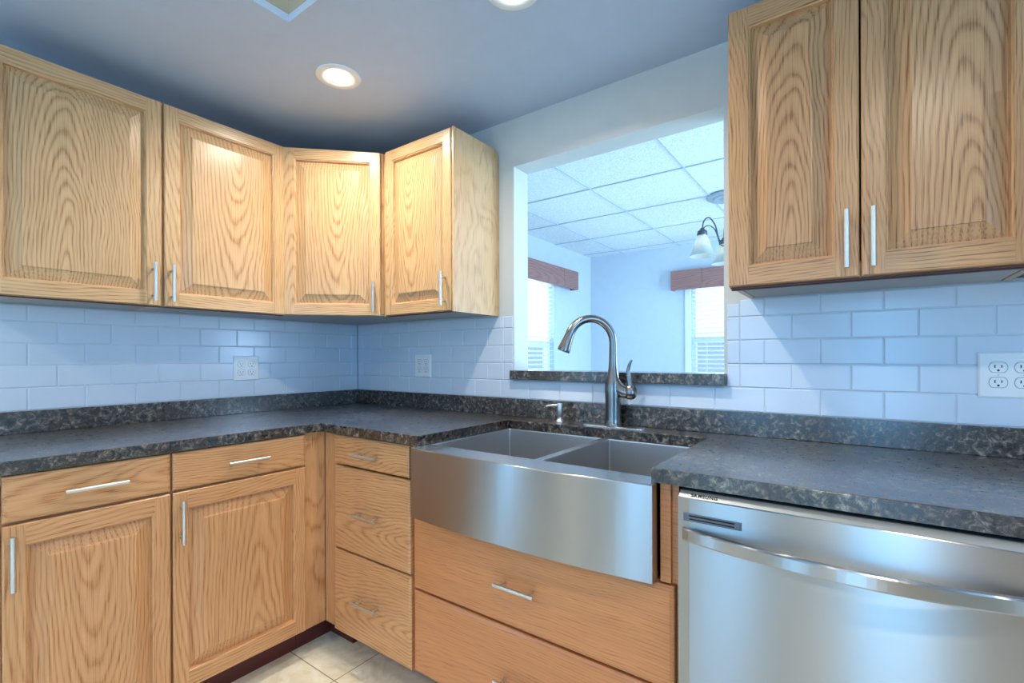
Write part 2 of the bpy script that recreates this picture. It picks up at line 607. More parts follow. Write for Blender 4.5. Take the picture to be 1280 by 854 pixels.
wall_with_holes('wall_dining_back', 'y', DY1, 0.12, DX0 - .12, DX1 + .12, 0, ZD, [FW], M['paint_d'])
wall_with_holes('wall_dining_right', 'x', DX1, 0.12, WT, DY1, 0, ZD, [(0.6, 2.6, 0.4, 2.1)], M['paint_d'])

# dining ceiling: lay-in panels in a metal grid
cd = struct(MB().box((DX0 - .12, WT, ZD), (DX1 + .12, DY1 + .12, ZD + .02), M['ctile']).build('ceiling_dining'))
gb = MB()
GX, GY, GP = 0.945, 1.130, 0.605
for k in range(-3, 8):
    gx = GX + k * GP
    if DX0 < gx < DX1:
        gb.box((gx - .0045, WT, ZD - .007), (gx + .0045, DY1, ZD), M['grid'])
for k in range(-3, 6):
    gy = GY + k * GP
    if WT < gy < DY1:
        gb.box((DX0, gy - .0045, ZD - .0065), (DX1, gy + .0045, ZD), M['grid'])
gb.build('ceiling_grid', cd)


def window(name, axis, pos, inward, u0, u1, z0, z1, mid=None, screen=False, casing=True):
    """inward = +1/-1: direction of the room along the axis"""
    def bx(b, ua, ub, da, db, za, zb, m, bev=0):
        if axis == 'x':
            b.box((pos + da * inward, ua, za), (pos + db * inward, ub, zb), m, bev)
        else:
            b.box((ua, pos + da * inward, za), (ub, pos + db * inward, zb), m, bev)
    f = MB()
    t = 0.04
    d0, d1 = -0.10, -0.05
    bx(f, u0, u0 + t, d0, d1, z0, z1, M['white']); bx(f, u1 - t, u1, d0, d1, z0, z1, M['white'])
    bx(f, u0, u1, d0, d1, z0, z0 + t, M['white']); bx(f, u0, u1, d0, d1, z1 - t, z1, M['white'])
    if mid:
        bx(f, u0, u1, d0 - .005, d1 + .005, mid - .02, mid + .02, M['white'])
    fo = struct(f.build(name))
    g = MB()
    bx(g, u0 + t, u1 - t, -0.078, -0.074, z0 + t, z1 - t, M['glass'])
    g.build('pane', fo)
    if screen:
        s = MB()
        bx(s, u0 + t, u1 - t, -0.096, -0.095, z0 + t, mid, M['screen'])
        s.build('dimming_screen', fo)
    if casing:
        c = MB()
        w = 0.05
        bx(c, u0 - w, u0, 0, 0.014, z0 - w, z1 + w, M['white'], 0.003); bx(c, u1, u1 + w, 0, 0.014, z0 - w, z1 + w, M['white'], 0.003)
        bx(c, u0, u1, 0, 0.014, z1, z1 + w, M['white'], 0.003); bx(c, u0 - w, u1 + w, 0, 0.03, z0 - w, z0, M['white'], 0.003)
        c.build('window_casing', fo)
    return fo


window('window_1', 'x', DX0, 1, *LW, mid=1.31, screen=True, casing=False)
window('window_2', 'y', DY1, -1, *FW, mid=1.34, screen=True)
window('added_window_3', 'x', DX1, -1, 0.6, 2.6, 0.4, 2.1, mid=1.25)  # unseen opening added as a light source for the dining room
window('door_2', 'y', YF, 1, 1.20, 1.70, 0.05, 2.05)
window('window_4', 'x', 0.0, 1, -3.55, -2.75, 0.55, 1.95, mid=1.25)
window('added_window_5', 'x', XR, -1, -3.1, -1.3, 0.7, 2.0, mid=1.35)  # unseen opening added to let in side light
window('door_1', 'y', YF, 1, 2.30, 2.82, 0.05, 2.05)


# ------------------------------------------------------------------ cabinets
def handle(parent, x, z, yf, vertical, length=0.138, off=0.030):
    """slim bar pull on two posts, standing off the face at y = yf"""
    b = MB()
    r_ = 0.0058
    h = length / 2
    s = 0.048
    if vertical:
        b.tube([(x, yf - off, z - h), (x, yf - off, z + h)], r_, M['nickel'])
        for d in (-s, s):
            b.tube([(x, yf, z + d), (x, yf - off, z + d)], 0.0042, M['nickel'], 10)
    else:
        b.tube([(x - h, yf - off, z), (x + h, yf - off, z)], r_, M['nickel'])
        for d in (-s, s):
            b.tube([(x + d, yf, z), (x + d, yf - off, z)], 0.0042, M['nickel'], 10)
    o = parent.location if parent else Vector()
    ob = b.build('handle', parent, origin=(x, yf, z), loc=Vector((x, yf, z)) - Vector(o))
    return ob


def frame_ring(b, x0, x1, z0, z1, prof, m_v, m_h):
    """profile rings (inset, y) from the outside in, mitred; m_h on the top/bottom runs, m_v on the sides"""
    for (i0, ya), (i1, yb) in zip(prof[:-1], prof[1:]):
        A = [(x0 + i0, ya, z0 + i0), (x1 - i0, ya, z0 + i0), (x1 - i0, ya, z1 - i0), (x0 + i0, ya, z1 - i0)]
        B = [(x0 + i1, yb, z0 + i1), (x1 - i1, yb, z0 + i1), (x1 - i1, yb, z1 - i1), (x0 + i1, yb, z1 - i1)]
        for k in range(4):
            j = (k + 1) % 4
            b.add([A[k], A[j], B[j], B[k]], [(0, 1, 2, 3)], m_h if k in (0, 2) else m_v)


def panel_door(parent, x0, x1, z0, z1, yf, mats, hx=None, hz=None, st=0.046, rail=0.048):
    """raised-panel door: frame with moulded inner edge, bevelled raised panel, bar pull. yf = front face, -y outwards"""
    mv, ms, mr = mats
    T = 0.019
    yb = yf + T
    b = MB()
    e = 0.003
    # stiles and rails with eased edges
    def piece(ax0, ax1, az0, az1, m):
        b.add([(ax0, yf, az0), (ax1, yf, az0), (ax1, yf, az1), (ax0, yf, az1)], [(0, 1, 2, 3)], m)
    piece(x0 + e, x0 + st, z0 + e, z1 - e, ms)
    piece(x1 - st, x1 - e, z0 + e, z1 - e, ms)
    piece(x0 + st, x1 - st, z1 - rail, z1 - e, mr)
    piece(x0 + st, x1 - st, z0 + e, z0 + rail, mr)
    frame_ring(b, x0, x1, z0, z1, [(0, yb), (0, yf + e), (e, yf)], ms, mr)
    b.add([(x0, yb, z0), (x1, yb, z0), (x1, yb, z1), (x0, yb, z1)], [(3, 2, 1, 0)], ms)
    # moulded inner edge
    ix0, ix1, iz0, iz1 = x0 + st, x1 - st, z0 + rail, z1 - rail
    frame_ring(b, ix0, ix1, iz0, iz1, [(0, yf), (0.002, yf + 0.0035), (0.005, yf + 0.0045), (0.0075, yf + 0.0155)], ms, mr)
    cx, cz = (x0 + x1) / 2, (z0 + z1) / 2
    door = b.build('door', parent, origin=(cx, yf, cz))
    p = MB()
    q = 0.0065
    frame_ring(p, ix0 + q, ix1 - q, iz0 + q, iz1 - q,
               [(0, yf + 0.0150), (0.003, yf + 0.0150), (0.037, yf + 0.0032), (0.038, yf + 0.0012), (0.042, yf + 0.0004)], mv, mv)
    k = q + 0.042
    p.add([(ix0 + k, yf + .0004, iz0 + k), (ix1 - k, yf + .0004, iz0 + k), (ix1 - k, yf + .0004, iz1 - k), (ix0 + k, yf + .0004, iz1 - k)], [(0, 1, 2, 3)], mv)
    p.build('raised_panel', door, origin=(cx, yf, cz), loc=(0, 0, 0))
    if hx is not None:
        handle(door, hx, hz, yf, True)
    return door


def drawer_front(parent, x0, x1, z0, z1, yf, m, hx=None, hz=None, bev=0.005, name='drawer'):
    T = 0.019
    b = MB()
    frame_ring(b, x0, x1, z0, z1, [(0, yf + T), (0, yf + bev), (0.002, yf + bev * .6), (bev + .004, yf)], m, m)
    k = bev + .004
    b.add([(x0 + k, yf, z0 + k), (x1 - k, yf, z0 + k), (x1 - k, yf, z1 - k), (x0 + k, yf, z1 - k)], [(0, 1, 2, 3)], m)
    b.add([(x0, yf + T, z0), (x1, yf + T, z0), (x1, yf + T, z1), (x0, yf + T, z1)], [(3, 2, 1, 0)], m)
    o = b.build(name, parent, origin=((x0 + x1) / 2, yf, (z0 + z1) / 2))
    if hx is not None:
        handle(o, hx, hz, yf, False)
    return o


BASE = (M['oak_bv'], M['oak_bs'], M['oak_br'])
UP = (M['oak_v'], M['oak_s'], M['oak_r'])
DF, FF = 0.624, 0.604          # door face / face-frame depth of the base units
ZB0, ZB1 = 0.10, 0.8797         # base carcass


def base_carcass(t, w, ms, top=ZB1, toe=0.535, g=0.0008):
    b = MB()
    yf = -FF + .0202
    b.box((g, yf, ZB0), (g + .018, -0.022, top), ms)
    b.box((w - g - .018, yf, ZB0), (w - g, -0.022, top), ms)
    b.box((g + .0182, yf, ZB0 + .0004), (w - g - .0182, -0.0305, ZB0 + .018), ms)
    b.box((g + .0182, -0.030, ZB0 + .0004), (w - g - .0182, -0.0222, top - .0004), ms)
    # face frame
    b.box((g, -FF, ZB0), (g + .038, -FF + .02, top), ms)
    b.box((w - g - .038, -FF, ZB0), (w - g, -FF + .02, top), ms)
    b.box((g + .0382, -FF + .0003, ZB0 + .0002), (w - g - .0382, -FF + .02, ZB0 + .04), ms)
    b.box((g + .0382, -FF + .0003, top - .03), (w - g - .0382, -FF + .02, top - .0002), ms)
    b.build('carcass', t, origin=(w / 2, -FF, 0.5))
    MB().box((g, -toe, 0.0), (w - g, -toe + .02, ZB0 - .0005), M['toe']).build('toe_kick', t)


def mid_rail(t, w, z, m):
    MB().box((.0395, -FF + .0004, z - .02), (w - .0395, -FF + .02, z + .02), m).build('rail', t, origin=(w / 2, -FF, z))


# left run, faces +x: local x runs along world +y
def left_unit(y0, y1, dy0, dy1, door_handle_y, label):
    t = thing('base_cabinet', label, 'cabinet', (0, y0, 0), PI / 2, 'base cabinets on the left run')
    w = y1 - y0
    base_carcass(t, w, M['oak_bs'])
    mid_rail(t, w, 0.75, M['oak_br'])
    drawer_front(t, dy0 - y0, dy1 - y0, 0.7555, 0.8735, -DF, M['oak_br'], (dy0 + dy1) / 2 - y0, 0.8155)
    panel_door(t, dy0 - y0, dy1 - y0, 0.108, 0.7475, -DF, BASE, door_handle_y - y0, 0.655, st=0.042, rail=0.055)
    return t


left_unit(-1.560, -1.152, -1.520, -1.155, -1.505, 'oak base cabinet with drawer over raised-panel door, at the left edge of the photo')
left_unit(-1.1515, -0.694, -1.148, -0.701, -1.128, 'oak base cabinet with drawer over raised-panel door, next to the inside corner')

# corner post between the two runs
t = thing('corner_filler', 'plain upright oak corner post joining the two runs of base cabinets', 'cabinet filler', (0.6, -0.6, 0))
MB().box((0.560, -0.693, ZB0), (0.605, -0.606, ZB1), M['oak_bs'], 0.001).build('left_post', t, loc=(-0.6, 0.6, 0))
MB().box((0.606, -0.605, ZB0), (0.6915, -0.585, ZB1), M['oak_bs'], 0.001).build('right_post', t, loc=(-0.6, 0.6, 0))
MB().box((0.515, -0.693, 0), (0.535, -0.535, ZB0 - .001), M['toe']).box((0.515, -0.535, 0), (0.6915, -0.515, ZB0 - .001), M['toe']).build('toe_kick', t, loc=(-0.6, 0.6, 0))

# three-drawer base
X0 = 0.692
t = thing('drawer_cabinet', 'narrow oak base cabinet of three drawers, left of the steel sink', 'cabinet', (X0, 0, 0))
base_carcass(t, 0.448, M['oak_bs'], toe=0.480)
drawer_front(t, 0.002, 0.434, 0.760, 0.873, -DF, M['oak_br'], 0.909 - X0, 0.811)
drawer_front(t, 0.001, 0.440, 0.430, 0.7525, -DF, M['oak_br'], 0.911 - X0, 0.588)
drawer_front(t, 0.000, 0.443, 0.103, 0.4225, -DF, M['oak_br'], 0.909 - X0, 0.262)

# sink base
X0 = 1.1405
SB_TOP = 0.640
t = thing('sink_cabinet', 'wide orange-toned oak base cabinet with two deep drawers under the sink', 'cabinet', (X0, 0, 0))
base_carcass(t, 0.897, M['oak_sink'], top=SB_TOP, toe=0.480)
drawer_front(t, 0.008, 0.888, 0.392, 0.6375, -DF, M['oak_sink'], 1.586 - X0, 0.5155, 0.007)
drawer_front(t, 0.008, 0.888, 0.110, 0.3845, -DF, M['oak_sink'], 1.586 - X0, 0.235, 0.007)
t = thing('cabinet_filler', 'small oak filler panel between the sink apron and the dishwasher', 'cabinet filler', (2.0135, -0.33, 0.76))
MB().box((1.9955, -0.622, SB_TOP + .004), (2.0205, -0.05, ZB1), M['oak_sink'], 0.0012).build('face', t, loc=(-2.0135, 0.33, -0.76))
MB().box((2.0208, -0.612, SB_TOP + .004), (2.0365, -0.05, ZB1), M['oak_sink']).build('edge_strip', t, loc=(-2.0135, 0.33, -0.76))


def upper_shell(t, w, depth, z0, z1, side_mat, g=0.0008):
    """carcass box with recessed pale underside; depth to the back of the doors"""
    b = MB()
    d = depth
    yf = -d + .0192
    b.box((g, yf, z0), (g + .016, -0.0075, z1), side_mat)
    b.box((w - g - .016, yf, z0), (w - g, -0.0075, z1), side_mat)
    b.box((g + .0162, yf, z1 - .018), (w - g - .0162, -0.0125, z1 - .0004), side_mat)
    b.box((g + .0162, -0.012, z0 + .0105), (w - g - .0162, -0.0077, z1 - .0004), side_mat)
    # face frame and its dark lower edge
    b.box((g, -d, z0), (g + .035, -d + .019, z1), side_mat)
    b.box((w - g - .035, -d, z0), (w - g, -d + .019, z1), side_mat)
    b.box((g + .0352, -d + .0003, z0 + .0002), (w - g - .0352, -d + .019, z0 + .04), side_mat)
    b.box((g + .0352, -d + .0003, z1 - .04), (w - g - .0352, -d + .019, z1 - .0002), side_mat)
    b.box((g, -d + .0002, z0 - .0032), (w - g, -d + .0188, z0 - .0003), M['edge_red'])
    b.build('carcass', t, origin=(w / 2, -d, (z0 + z1) / 2))
    MB().box((g + .0165, -d + .0195, z0 + .002), (w - g - .0165, -0.0075, z0 + .0095), M['under']).build('bottom_panel', t, origin=(w / 2, -d, z0))


ZU0, ZU1 = 1.366, 2.117
UD = 0.311
DZ0, DZ1 = 1.3665, 2.113
t = thing('wall_cabinet', 'oak wall cabinet with raised-panel door and bold flame grain, at the far left edge', 'cabinet', (0, -1.532, 0), PI / 2, 'oak wall cabinets')
upper_shell(t, 0.4585, UD - .019, ZU0, ZU1, M['oak_s'])
panel_door(t, 0.005, 0.4575, DZ0, DZ1, -UD, UP, -1.103 + 1.532, 1.450)
t = thing('wall_cabinet', 'oak wall cabinet with raised-panel door, pull at lower left, second along the left wall', 'cabinet', (0, -1.073, 0), PI / 2, 'oak wall cabinets')
upper_shell(t, 0.465, UD - .019, ZU0, ZU1, M['oak_s'])
panel_door(t, 0.007, 0.462, DZ0, DZ1, -UD, UP, -1.046 + 1.073, 1.450)

# diagonal corner unit
t = thing('corner_wall_cabinet', 'oak wall cabinet set diagonally across the inside corner', 'cabinet', (0, 0, 0), 0, 'oak wall cabinets')
q = UD - .019
CE, CS = 0.6075, 0.5965
pts = [(0.0075, -0.0075), (0.0075, -CE), (q - .002, -CE), (CS, -q - .012), (CS, -0.0075)]
b = MB()
b.prism(pts, ZU0 + .0095, ZU1, M['oak_s'])
b.build('carcass', t)
ins = [(0.009, -0.009), (0.009, -CE + .002), (q - .003, -CE + .002), (CS - .002, -q - .013), (CS - .002, -0.009)]
MB().prism(ins, ZU0 + .001, ZU0 + .009, M['under']).build('bottom_panel', t)
a_, b_ = Vector((q, -CE, 0)), Vector((CS, -q - .012, 0))
dl = (b_ - a_).length
ang = math.atan2((b_ - a_).y, (b_ - a_).x)
door = panel_door(t, 0.006, dl - 0.006, DZ0, DZ1, -0.0195, UP, dl - 0.036, 1.4505)
loc = Matrix.Rotation(ang, 4, 'Z') @ door.location + a_
door.location = loc
door.rotation_euler = (0, 0, ang)

# right of the corner, with the exposed end panel
X0 = 0.597
WE = 1.045 - X0
t = thing('wall_cabinet', 'oak wall cabinet with exposed plain end panel, left of the pass-through opening', 'cabinet', (X0, 0, 0), 0, 'oak wall cabinets')
upper_shell(t, WE - .008, UD + .001 - .019, ZU0, ZU1, M['oak_s'])
panel_door(t, 0.030, WE - 0.012, DZ0, DZ1, -(UD + .001), UP, 1.003 - X0, 1.4555, st=0.044)
# end panel: its upper rear corner is cut to a curve
e = MB()
yy0, yy1, rc = -(UD - .004), -0.0015, 0.040
prof = [(yy0, ZU0 - .003), (yy1, ZU0 - .003), (yy1, ZU1 - rc)] + [(yy1 - rc + rc * math.cos(a), ZU1 - rc + rc * math.sin(a)) for a in [R(15 * k) for k in range(1, 6)]] + [(yy1 - rc, ZU1), (yy0, ZU1)]
n = len(prof)
xa, xb = WE - .0075, WE
e.add([(xa, y, z) for y, z in prof] + [(xb, y, z) for y, z in prof],
      [tuple(range(n)), tuple(range(n, 2 * n))[::-1]] + [(i, (i + 1) % n, n + (i + 1) % n, n + i) for i in range(n)], M['oak_plain'])
e.build('end_panel', t, origin=(WE, -0.15, 1.74))

# double-door cabinet on the right
X0, X1 = 2.087, 2.690
RD = 0.326
t = thing('double_wall_cabinet', 'large oak wall cabinet with two raised-panel doors, right of the pass-through opening', 'cabinet', (X0, 0, 0), 0, 'oak wall cabinets')
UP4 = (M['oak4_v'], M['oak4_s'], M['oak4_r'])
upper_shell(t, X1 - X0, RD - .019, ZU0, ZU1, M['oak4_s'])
MB().box((0.0, -RD + .0385, ZU0 - .006), (X1 - X0, -RD + .050, ZU0 + .0015), M['edge_red']).build('bottom_lip', t)
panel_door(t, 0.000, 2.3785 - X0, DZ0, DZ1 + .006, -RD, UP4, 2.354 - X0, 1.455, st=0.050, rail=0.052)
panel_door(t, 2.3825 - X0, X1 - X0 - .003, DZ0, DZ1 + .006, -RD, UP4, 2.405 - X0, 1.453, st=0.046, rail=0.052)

# microwave over the range, only its dark underside is in the picture
t = thing('microwave', 'black microwave oven hung beside the right wall cabinet, only its underside showing', 'microwave', (2.700, 0, 0))
b = MB().box((0, -0.36, 1.372), (0.755, -0.0075, 1.78), M['black'], 0.004)
b.build('body', t)
MB().box((0.02, -0.34, 1.366), (0.735, -0.03, 1.3718), M['slot'], 0.002).build('bottom_plate', t)
d = MB().box((0.004, -0.395, 1.376), (0.57, -0.361, 1.776), M['black'], 0.005).build('door', t)
MB().tube([(0.55, -0.425, 1.42), (0.55, -0.425, 1.73)], 0.009, M['steel_rim']).tube([(0.55, -0.395, 1.44), (0.55, -0.425, 1.44)], .006, M['steel_rim']).tube([(0.55, -0.395, 1.71), (0.55, -0.425, 1.71)], .006, M['steel_rim']).build('handle', d)
MB().box((0.574, -0.393, 1.376), (0.751, -0.361, 1.776), M['black'], 0.004).build('control_panel', t)

# unseen pantry, added so the dishwasher front has something brown to mirror
t = thing('added_pantry', 'unseen tall oak pantry cabinet with two doors, added against the wall behind the photographer', 'cabinet', (3.72, YF, 0), PI)
MB().box((0, -0.56, 0.10), (0.85, -0.002, 2.11), M['oak_bs']).build('carcass', t, origin=(.42, -.56, 1))
MB().box((0.01, -0.50, 0.0), (0.84, -0.48, 0.099), M['toe']).build('toe_kick', t)
panel_door(t, 0.004, 0.4235, 0.11, 2.10, -0.580, BASE, 0.395, 1.0)
panel_door(t, 0.4265, 0.846, 0.11, 2.10, -0.580, BASE, 0.455, 1.0)

# ------------------------------------------------------------------ worktop
CT, CB = 0.914, 0.8805
SX0, SX1, SYB = 1.187, 1.981, -0.135
CL, CR = 0.630, 0.641
XEND = 2.78
t = thing('worktop', 'dark mottled laminate worktop running round the corner and past the sink', 'worktop', (0, 0, 0))
b = MB()
YL = -1.60
out = [(0.001, -0.001), (0.001, YL), (CL, YL), (CL, -CR), (SX0, -CR), (SX0, SYB), (SX1, SYB), (SX1, -CR), (XEND, -CR), (XEND, -0.001)]
bm = bmesh.new()
vs = [bm.verts.new((x, y, CB)) for x, y in out]
f = bm.faces.new(vs)
ret = bmesh.ops.extrude_face_region(bm, geom=[f])
for v in ret['geom']:
    if isinstance(v, bmesh.types.BMVert):
        v.co.z = CT
bmesh.ops.recalc_face_normals(bm, faces=bm.faces[:])
ed = [e for e in bm.edges if all(abs(v.co.z - CT) < 1e-6 for v in e.verts) and all(v.co.y < -0.05 for v in e.verts)]
bmesh.ops.bevel(bm, geom=ed, offset=0.0022, segments=2, profile=0.5, affect='EDGES')
b.bm(bm, M['stone'])
b.build('top', t)
ZS = 0.9915
b = MB()
b.box((0.0015, YL, CT + .0002), (0.019, -0.0195, ZS), M['stone'], 0.0015)
b.build('backsplash', t)
b = MB()
b.box((0.0015, -0.019, CT + .0002), (XEND, -0.0015, ZS), M['stone'], 0.0015)
b.build('backsplash', t)

t = tag(MB().box((1.122, -0.030, OZ0 + .0005), (2.014, WT + .02, 1.1165), M['stone'], 0.002).build('window_ledge', origin=(1.565, 0, 1.0765)),
        'dark laminate ledge along the bottom of the pass-through opening', 'ledge')


# ------------------------------------------------------------------ wall tiles
ROWS = [ZS, 1.072, 1.150, 1.229, 1.307, 1.385]


def tile_field(name, parent, axis, rects):
    """rects: (u0, u1, z0, z1) of each glazed tile; face 6 mm off the wall, pillowed edges"""
    b = MB()
    y0, y1, e = 0.0015, 0.0062, 0.0028
    gpx = 0.0010

    def P(u, d, z):
        return (d, u, z) if axis == 'x' else (u, -d, z)
    for (u0, u1, z0, z1) in rects:
        if u1 - u0 < 0.006:
            continue
        u0, u1, z0, z1 = u0 + gpx, u1 - gpx, z0 + gpx, z1 - gpx
        R0 = [(u0, z0), (u1, z0), (u1, z1), (u0, z1)]
        R1 = [(u0 + .0008, z0 + .0008), (u1 - .0008, z0 + .0008), (u1 - .0008, z1 - .0008), (u0 + .0008, z1 - .0008)]
        R2 = [(u0 + e, z0 + e), (u1 - e, z0 + e), (u1 - e, z1 - e), (u0 + e, z1 - e)]
        vs = [P(u, y0, z) for u, z in R0] + [P(u, y1 - .0012, z) for u, z in R1] + [P(u, y1, z) for u, z in R2]
        fs = [(8, 9, 10, 11)]
        for k in range(4):
            j = (k + 1) % 4
            fs += [(k, j, 4 + j, 4 + k), (4 + k, 4 + j, 8 + j, 8 + k)]
        b.add(vs, fs, M['tile'])
    us = [r_[0] for r_ in rects] + [r_[1] for r_ in rects]
    # grout bed
    for (u0, u1, z0, z1) in rects:
        b.add([P(u0, 0.0042, z0), P(u1, 0.0042, z0), P(u1, 0.0042, z1), P(u0, 0.0042, z1)], [(0, 1, 2, 3)], M['grout'])
    return b.build(name, parent)


def rows(u_lo, u_hi, start, pitch, z_hi, r0=0, r1=5):
    out = []
    for i in range(r0, r1):
        z0, z1 = ROWS[i], min(ROWS[i + 1], z_hi)
        if z1 - z0 < .01:
            continue
        s = start + (pitch / 2 if i % 2 else 0)
        k0 = math.floor((u_lo - s) / pitch)
        u = s + k0 * pitch
        while u < u_hi - 1e-4:
            a, c = max(u, u_lo), min(u + pitch, u_hi)
            if c - a > 1e-4:
                out.append((a, c, z0, z1))
            u += pitch
    return out


wl = bpy.data.objects['wall_left']
wbk = bpy.data.objects['wall_back']
tile_field('wall_tiling', wl, 'x', rows(-1.60, -0.0065, -0.442, 0.156, 1.365))
rc_ = []
# left of the opening (with the cut pieces up its edge), the row below the ledge, and the field on the right
rc_ += rows(0.0065, 1.072, 0.140, 0.153, 1.362, 1, 5)
rc_ += [(1.072, 1.124, ROWS[1], ROWS[2]), (1.072, 1.124, ROWS[2], ROWS[3]), (1.072, 1.124, ROWS[3], ROWS[4]), (1.072, 1.124, ROWS[4], 1.362)]
rc_ += rows(0.0065, XEND, 0.140, 0.153, 1.38, 0, 1)
rc_ += [(2.0155, 2.0565, ROWS[1], ROWS[2]), (2.0155, 2.0565, ROWS[2], ROWS[3]), (2.0155, 2.0565, ROWS[3], ROWS[4]), (2.0155, 2.0565, ROWS[4], 1.352)]
rc_ += rows(2.0565, XEND + .5, 0.140, 0.153, 1.365, 1, 5)
tile_field('wall_tiling', wbk, 'y', rc_)


# ------------------------------------------------------------------ outlets
def outlet(label, loc, rotz, w=0.116, h=0.116):
    t = thing('outlet', label, 'outlet', loc, rotz, 'four-socket wall outlets')
    b = MB()
    frame_ring(b, -w / 2, w / 2, -h / 2, h / 2, [(0, 0), (0, -.003), (.004, -.0055)], M['plate'], M['plate'])
    k = .004
    b.add([(-w / 2 + k, -.0055, -h / 2 + k), (w / 2 - k, -.0055, -h / 2 + k), (w / 2 - k, -.0055, h / 2 - k), (-w / 2 + k, -.0055, h / 2 - k)], [(0, 1, 2, 3)], M['plate'])
    b.build('cover_plate', t)
    for sx in (-.0235, .0235):
        MB().lathe([(0.0, -.0003), (.0022, -.0003), (.0030, .0012)], (0, 0, 0), M['nickel'], 10).build('screw', t, loc=(sx, -.0056, 0)).rotation_euler = (R(-90), 0, 0)
        for sz in (-.0195, .0195):
            s = MB()
            pts = []
            for k in range(24):
                a = 2 * PI * k / 24
                pts.append((0.0168 * math.cos(a), max(-.0128, min(.0128, 0.0168 * math.sin(a)))))
            n_ = len(pts)
            yb, yf = -.0050, -.0068
            s.add([(x, yb, z) for x, z in pts] + [(x, yf, z) for x, z in pts] , [tuple(range(n_, 2 * n_))] + [(i, (i + 1) % n_, n_ + (i + 1) % n_, n_ + i) for i in range(n_)], M['plate'])
            gq = [(x * 1.09, z * 1.10) for x, z in pts]
            s.add([(x, -.00565, z) for x, z in gq], [tuple(range(n_))], M['gap'])
            # the three slots
            for dx, hh in ((-.0062, .0040), (.0062, .0034)):
                s.box((dx - .0011, -.0071, .0025 - hh), (dx + .0011, -.0060, .0025 + hh), M['slot'])
            g = [(0.0026 * math.cos(2 * PI * k / 12), max(-.0022, 0.0026 * math.sin(2 * PI * k / 12))) for k in range(12)]
            s.add([(x, -.0071, z - .0078) for x, z in g] + [(x, -.0060, z - .0078) for x, z in g], [tuple(range(12))] + [(i, (i + 1) % 12, 12 + (i + 1) % 12, 12 + i) for i in range(12)], M['slot'])
            s.build('socket', t, loc=(sx, 0, sz))
    return t


outlet('white four-socket outlet plate on the tiles of the left wall', (0.0064, -0.636, 1.1265), PI / 2)
outlet('white four-socket outlet plate on the tiles between the corner and the opening', (0.5535, -0.0064, 1.1315), 0)
outlet('large white four-socket outlet plate at the right edge, above the dishwasher', (2.6915, -0.0064, 1.1255), 0, 0.122, 0.118)

# ------------------------------------------------------------------ sink
t = thing('sink', 'stainless steel farmhouse sink with two bowls and a bowed apron', 'sink', (1.585, -0.4, 0.65))
ox, oy, oz = 1.585, -0.4, 0.65
KX0, KX1 = 1.183, 1.991
ZT, ZA = 0.8795, 0.650


def bow(x):
    u = (x - KX0) / (KX1 - KX0) * 2 - 1
    return -0.664 - 0.024 * (1 - u * u)


N = 28
xs = [KX0 + (KX1 - KX0) * i / N for i in range(N + 1)]
# apron
b = MB()
yb = -0.6255
rr = 0.003
vs = []
for x in xs:
    yf = bow(x)
    vs += [(x, yb, ZA), (x, yf + rr * .3, ZA), (x, yf, ZA + rr * .5), (x, yf, ZT - rr), (x, yf + rr * .3, ZT - rr * .3), (x, yf + rr, ZT), (x, yb, ZT)]
fs = []
K = 7
for i in range(N):
    for k in range(K - 2):
        fs.append((i * K + k, (i + 1) * K + k, (i + 1) * K + k + 1, i * K + k + 1))
    fs.append((i * K + K - 1, (i + 1) * K + K - 1, (i + 1) * K, i * K))
fs += [tuple(range(K)), tuple(range(N * K, N * K + K))[::-1]]
b.add(vs, fs, M['steel'])
b.add(vs, [(i * K + 5, (i + 1) * K + 5, (i + 1) * K + 6, i * K + 6) for i in range(N)], M['steel_rim'])
ap = b.build('apron', t, origin=(ox, 0.6, oz), loc=(0, 1.0, 0))
